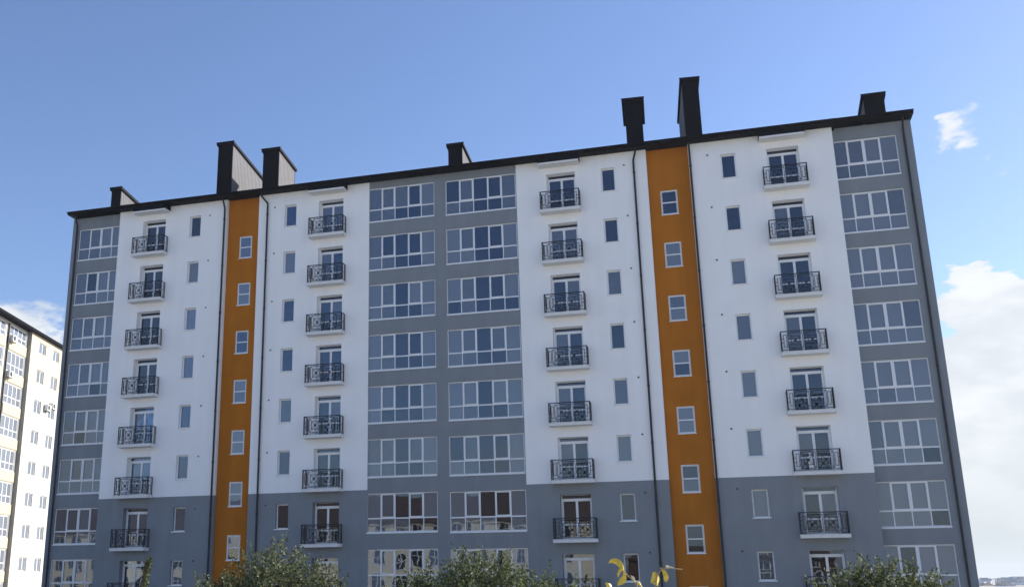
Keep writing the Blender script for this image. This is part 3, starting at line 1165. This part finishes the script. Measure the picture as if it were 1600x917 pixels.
# the slim leaning trunk at the lower left
b = thing('slender_tree', 'slim dark leaning trunk topped with a few leaves, under the lower left balcony', 'tree', (-12.45, -33, gz(-33)))
m = MB()
m.tube([(-0.1, 0, -.2), (0.05, 0, 1.6), (0.26, 0, 3.2), (0.40, 0, 3.83)], [0.07, .06, .055, .05], 9)
m.build('trunk', M['bark'], b)
m = MB()
rnd = random.Random(5)
for i in range(900):
    t_ = rnd.random() ** .6
    q = Vector((0.05 + .37 * t_, 0, 1.6 + 2.28 * t_)) + rv(rnd) * rnd.uniform(.03, .085)
    ld = (rv(rnd) + Vector((0.1, 0, .9))).normalized()
    ln = rv(rnd); ln = (ln - ld * ln.dot(ld)).normalized()
    add_leaf(m, q, ld, ln, .06, .016)
m.build('crown', LEAF_B, b)

# the yellow leaves close to the camera
YL = mat('yellow_leaf', (0.66, 0.49, 0.06), 0.4, 0.5, noise=(38, 0.35), bump=(70, 0.6, 0.003))
DRY = mat('dry_leaf', (0.62, 0.55, 0.36), 0.5, 0.4, noise=(45, 0.3), bump=(70, 0.6, 0.003))
TW = mat('pale_twig', (0.38, 0.28, 0.17), 0.8)


def at(u, v, y):
    d = ray(u, v)
    return CAM + d * ((y - CAM.y) / d.y)


YB = -47.0
root = at(985, 1010, YB)
base = Vector((root.x, YB, gz(YB)))
b = thing('yellow_leaved_shrub', 'thin shrub twigs with curled bright yellow leaves close to the camera', 'shrub', base)


def loc(u, v, dy=0.0):
    return at(u, v, YB + dy) - base


def twig(pts, r0, r1, name='twig'):
    m = MB()
    n = len(pts)
    m.tube(pts, [r0 + (r1 - r0) * i / (n - 1) for i in range(n)], 6)
    return m.build(name, TW, b, smooth=True)


stem_top = loc(1003, 960)
twig([Vector((0.02, 0, -.1)), Vector((0, 0, .6)), stem_top], .008, .0045, 'stem')
twig([stem_top, loc(998, 920), loc(992, 909), loc(975, 893), loc(962, 880, .03)], .0042, .002)
twig([stem_top, loc(1022, 925), loc(1027, 898), loc(1034, 888, -.03), loc(1048, 887, -.04), loc(1066, 889, -.05)], .0042, .0022)
twig([stem_top, loc(965, 935), loc(948, 915, .02)], .0035, .002)


def yellow_leaf(pts, wmax, roll, fold=0.75, lm=None):
    """a leaf blade along the given midrib points, folded along the midrib"""
    m = MB()
    pts = [Vector(p) for p in pts]
    # resample the midrib
    segs = 8
    acc = [0]
    for a, c in zip(pts[:-1], pts[1:]):
        acc.append(acc[-1] + (c - a).length)
    def P(t):
        s = t * acc[-1]
        for i in range(len(pts) - 1):
            if s <= acc[i + 1] + 1e-9:
                k = (s - acc[i]) / (acc[i + 1] - acc[i])
                return pts[i].lerp(pts[i + 1], k)
        return pts[-1]
    rows = []
    for i in range(segs + 1):
        t = i / segs
        p = P(t)
        d = (P(min(1, t + .08)) - P(max(0, t - .08))).normalized()
        side = d.cross(Vector((0, -1, 0))).normalized()
        nrm = side.cross(d).normalized()
        rr = roll + 1.5 * (t - .5)
        s2 = (side * math.cos(rr) + nrm * math.sin(rr))
        n2 = d.cross(s2).normalized()
        w = wmax * 0.95 * (1 + 0.16 * math.sin(t * 9 + roll * 7)) * (math.sin(math.pi * min(1, t * .92 + .06)) ** .75)
        up = n2 * w * fold
        wavy = n2 * (0.12 * wmax * math.sin(t * 11))
        rows.append((p + s2 * w + up + wavy, p + s2 * w * .5 + up * .3, p, p - s2 * w * .5 + up * .3, p - s2 * w + up - wavy))
    n0 = 0
    for r in rows:
        m.v += [tuple(q) for q in r]
    for i in range(segs):
        for j in range(4):
            a = i * 5 + j
            m.f.append((a, a + 1, a + 6, a + 5)); m.m.append(0)
    return m.build('leaf', lm or YL, b, smooth=True)


yellow_leaf([loc(974, 891), loc(971, 884), loc(964, 879), loc(956, 877), loc(950, 880, -.02)], .019, 0.5)
yellow_leaf([loc(974, 890), loc(973, 899), loc(969, 908), loc(965, 914)], .022, -0.6)
yellow_leaf([loc(971, 886), loc(969, 893), loc(966, 901)], .014, 0.9)
yellow_leaf([loc(992, 909), loc(988, 903), loc(985, 898)], .011, 0.4, lm=DRY)
yellow_leaf([loc(994, 908), loc(1000, 911), loc(1004, 917)], .010, 0.7)
yellow_leaf([loc(1021, 893), loc(1023, 900), loc(1026, 907), loc(1028, 915)], .027, 0.35)
yellow_leaf([loc(1031, 886), loc(1035, 893), loc(1039, 901), loc(1041, 909)], .019, -0.75)
yellow_leaf([loc(1040, 884), loc(1046, 884), loc(1053, 886)], .010, 0.9, lm=DRY)
yellow_leaf([loc(946, 910), loc(952, 915), loc(958, 921)], .017, 0.4)


# ------------------------------------------------------------------ far town on the right
TOWN = [  # u centre, v top, width px, distance, colour, flat/gable, label
    (1535, 907, 7, 900, (0.50, 0.46, 0.44), 0, 'tiny pinkish block nearest the grey wall edge'),
    (1543, 904, 9, 1100, (0.50, 0.48, 0.62), 0, 'lilac far block beside the pinkish one'),
    (1545, 911, 14, 800, (0.72, 0.72, 0.75), 1, 'white low house in front of the lilac block'),
    (1553, 909, 7, 950, (0.45, 0.30, 0.26), 1, 'small brown roofed house between lilac block and grey hall'),
    (1561, 906, 11, 1000, (0.36, 0.40, 0.40), 0, 'grey green hall left of the twin towers'),
    (1572, 902, 5, 1300, (0.40, 0.41, 0.45), 0, 'narrow grey tower left of its twin'),
    (1579, 901, 8, 1300, (0.46, 0.47, 0.52), 0, 'wider grey tower right of its twin'),
    (1584, 903, 6, 1250, (0.34, 0.36, 0.38), 0, 'dark slab touching the wider grey tower'),
    (1594, 900, 8, 1200, (0.48, 0.36, 0.40), 0, 'dusty rose tower highest on the skyline'),
    (1596, 908, 17, 850, (0.68, 0.74, 0.80), 0, 'pale blue long block below the dusty rose tower'),
    (1568, 911, 12, 760, (0.60, 0.60, 0.64), 1, 'pale gabled house below the grey green hall'),
    (1581, 912, 10, 740, (0.52, 0.52, 0.58), 0, 'low lilac grey shed below the towers'),
    (1608, 904, 10, 1200, (0.55, 0.52, 0.50), 0, 'beige block just past the dusty rose tower'),
    (1622, 906, 12, 1100, (0.48, 0.50, 0.52), 0, 'grey block farthest right on the skyline'),
]
for i, (u_, v_, w_, D, c_, gab, lab) in enumerate(TOWN):
    d = ray(u_, v_)
    p_ = CAM + d * (D / d.y)
    wd = w_ * D / 1600.0 / 0.98
    top = p_.z
    b = thing('distant_building', lab, 'building', (p_.x, p_.y, 0), R(random.uniform(-18, 18)), 'far buildings on the skyline')
    mm = mat('far_wall', c_, 0.9, 0.1)
    m = MB()
    m.box(-wd / 2, wd / 2, 0, 14, -1, top - (1.6 if gab else 0.4))
    m.build('wall', mm, b)
    m = MB()
    if gab:
        z0 = top - 1.6
        m.poly([(-wd / 2 - .3, -.4, z0), (wd / 2 + .3, -.4, z0), (wd / 2 - 1, 7, top + .6), (-wd / 2 + 1, 7, top + .6)])
        m.poly([(wd / 2 + .3, 14.4, z0), (-wd / 2 - .3, 14.4, z0), (-wd / 2 + 1, 7, top + .6), (wd / 2 - 1, 7, top + .6)])
        m.poly([(-wd / 2 - .3, -.4, z0), (-wd / 2 + 1, 7, top + .6), (-wd / 2 - .3, 14.4, z0)])
        m.poly([(wd / 2 + .3, -.4, z0), (wd / 2 - 1, 7, top + .6), (wd / 2 + .3, 14.4, z0)])
        m.build('roof', M['redroof'], b)
    else:
        m.box(-wd / 2 - .2, wd / 2 + .2, -.2, 14.2, top - .397, top)
        m.build('roof', M['pave'], b)
    m = MB()
    zz = top - 2.6
    while zz > max(1, top - 13):
        x_ = -wd / 2 + 1.0
        while x_ < wd / 2 - 1.6:
            m.box(x_, x_ + 1.2, -.05, -.003, zz - 1.3, zz)
            x_ += 2.8
        zz -= 3
    if m.f:
        m.build('windows', M['darkglass'], b)['kind'] = 'stuff'

# the packed roofs below the skyline: one mass
rnd = random.Random(77)
for nm, c_ in (('pale', (0.55, 0.56, 0.60)), ('grey', (0.33, 0.36, 0.38)), ('rosy', (0.42, 0.34, 0.33))):
    m = MB()
    for i in range(160):
        D = rnd.uniform(800, 1600)
        u_ = rnd.uniform(1430, 1760)
        d = ray(u_, 903)
        p_ = CAM + d * (D / d.y)
        w_, dd = rnd.uniform(3, 8), rnd.uniform(4, 9)
        h_ = CAM.z - rnd.uniform(0.3, 5.5) * D / 1600.0 * (1.1 if D < 900 else 0.8)
        if h_ < 0.6:
            continue
        m.box(-w_, w_, -dd, dd, -1, h_, 0, Matrix.Translation((p_.x, p_.y, 0)) @ Matrix.Rotation(rnd.uniform(-.5, .5), 4, 'Z'))
        if rnd.random() < .5:
            m.box(-w_ * .3, w_ * .1, -dd * .4, dd * .3, h_, h_ + 1.2, 0, Matrix.Translation((p_.x, p_.y, 0)))
    o_t = m.build('distant_town', mat('town_' + nm, c_, 0.9, 0.1))
    tag(o_t, {'pale': 'pale far houses packed below the skyline at the lower right', 'grey': 'grey far houses packed below the skyline at the lower right', 'rosy': 'rosy brown far houses packed below the skyline at the lower right'}[nm], 'town', kind='stuff')

# a low rise and woodland band carrying the town
hl = MB()
nx, ny = 40, 10
rnd = random.Random(2)
gridp = []
for j in range(ny + 1):
    for i in range(nx + 1):
        x = -600 + 2600 * i / nx
        y = 900 + 1300 * j / ny
        e = math.sin(math.pi * j / ny) * (1 - abs(i / nx * 2 - 1) ** 4)
        gridp.append((x, y, -0.5 + e * (1.2 + 0.6 * math.sin(i * .6))))
hl.v = gridp
for j in range(ny):
    for i in range(nx):
        a = j * (nx + 1) + i
        hl.f.append((a, a + 1, a + nx + 2, a + nx + 1)); hl.m.append(0)
tag(hl.build('hill', mat('far_scrub', (0.10, 0.115, 0.08), 0.95, 0.1, noise=(0.02, 0.3)), smooth=True), kind='structure')

# ------------------------------------------------------------------ haze
hz = MB()
hz.box(-3990, 3990, -3990, 2590, -2.0, 34.0)
hm = bpy.data.materials.new('haze_air')
hm.use_nodes = True
t = hm.node_tree
t.nodes.clear()
o_ = nd(t, 'ShaderNodeOutputMaterial')
pv = nd(t, 'ShaderNodeVolumePrincipled')
pv.inputs['Color'].default_value = (0.86, 0.91, 1.0, 1)
pv.inputs['Density'].default_value = 0.00018
pv.inputs['Anisotropy'].default_value = 0.2
t.links.new(pv.outputs[0], o_.inputs['Volume'])
tag(hz.build('haze', hm), 'thin pale haze over the far town', 'haze', kind='stuff')
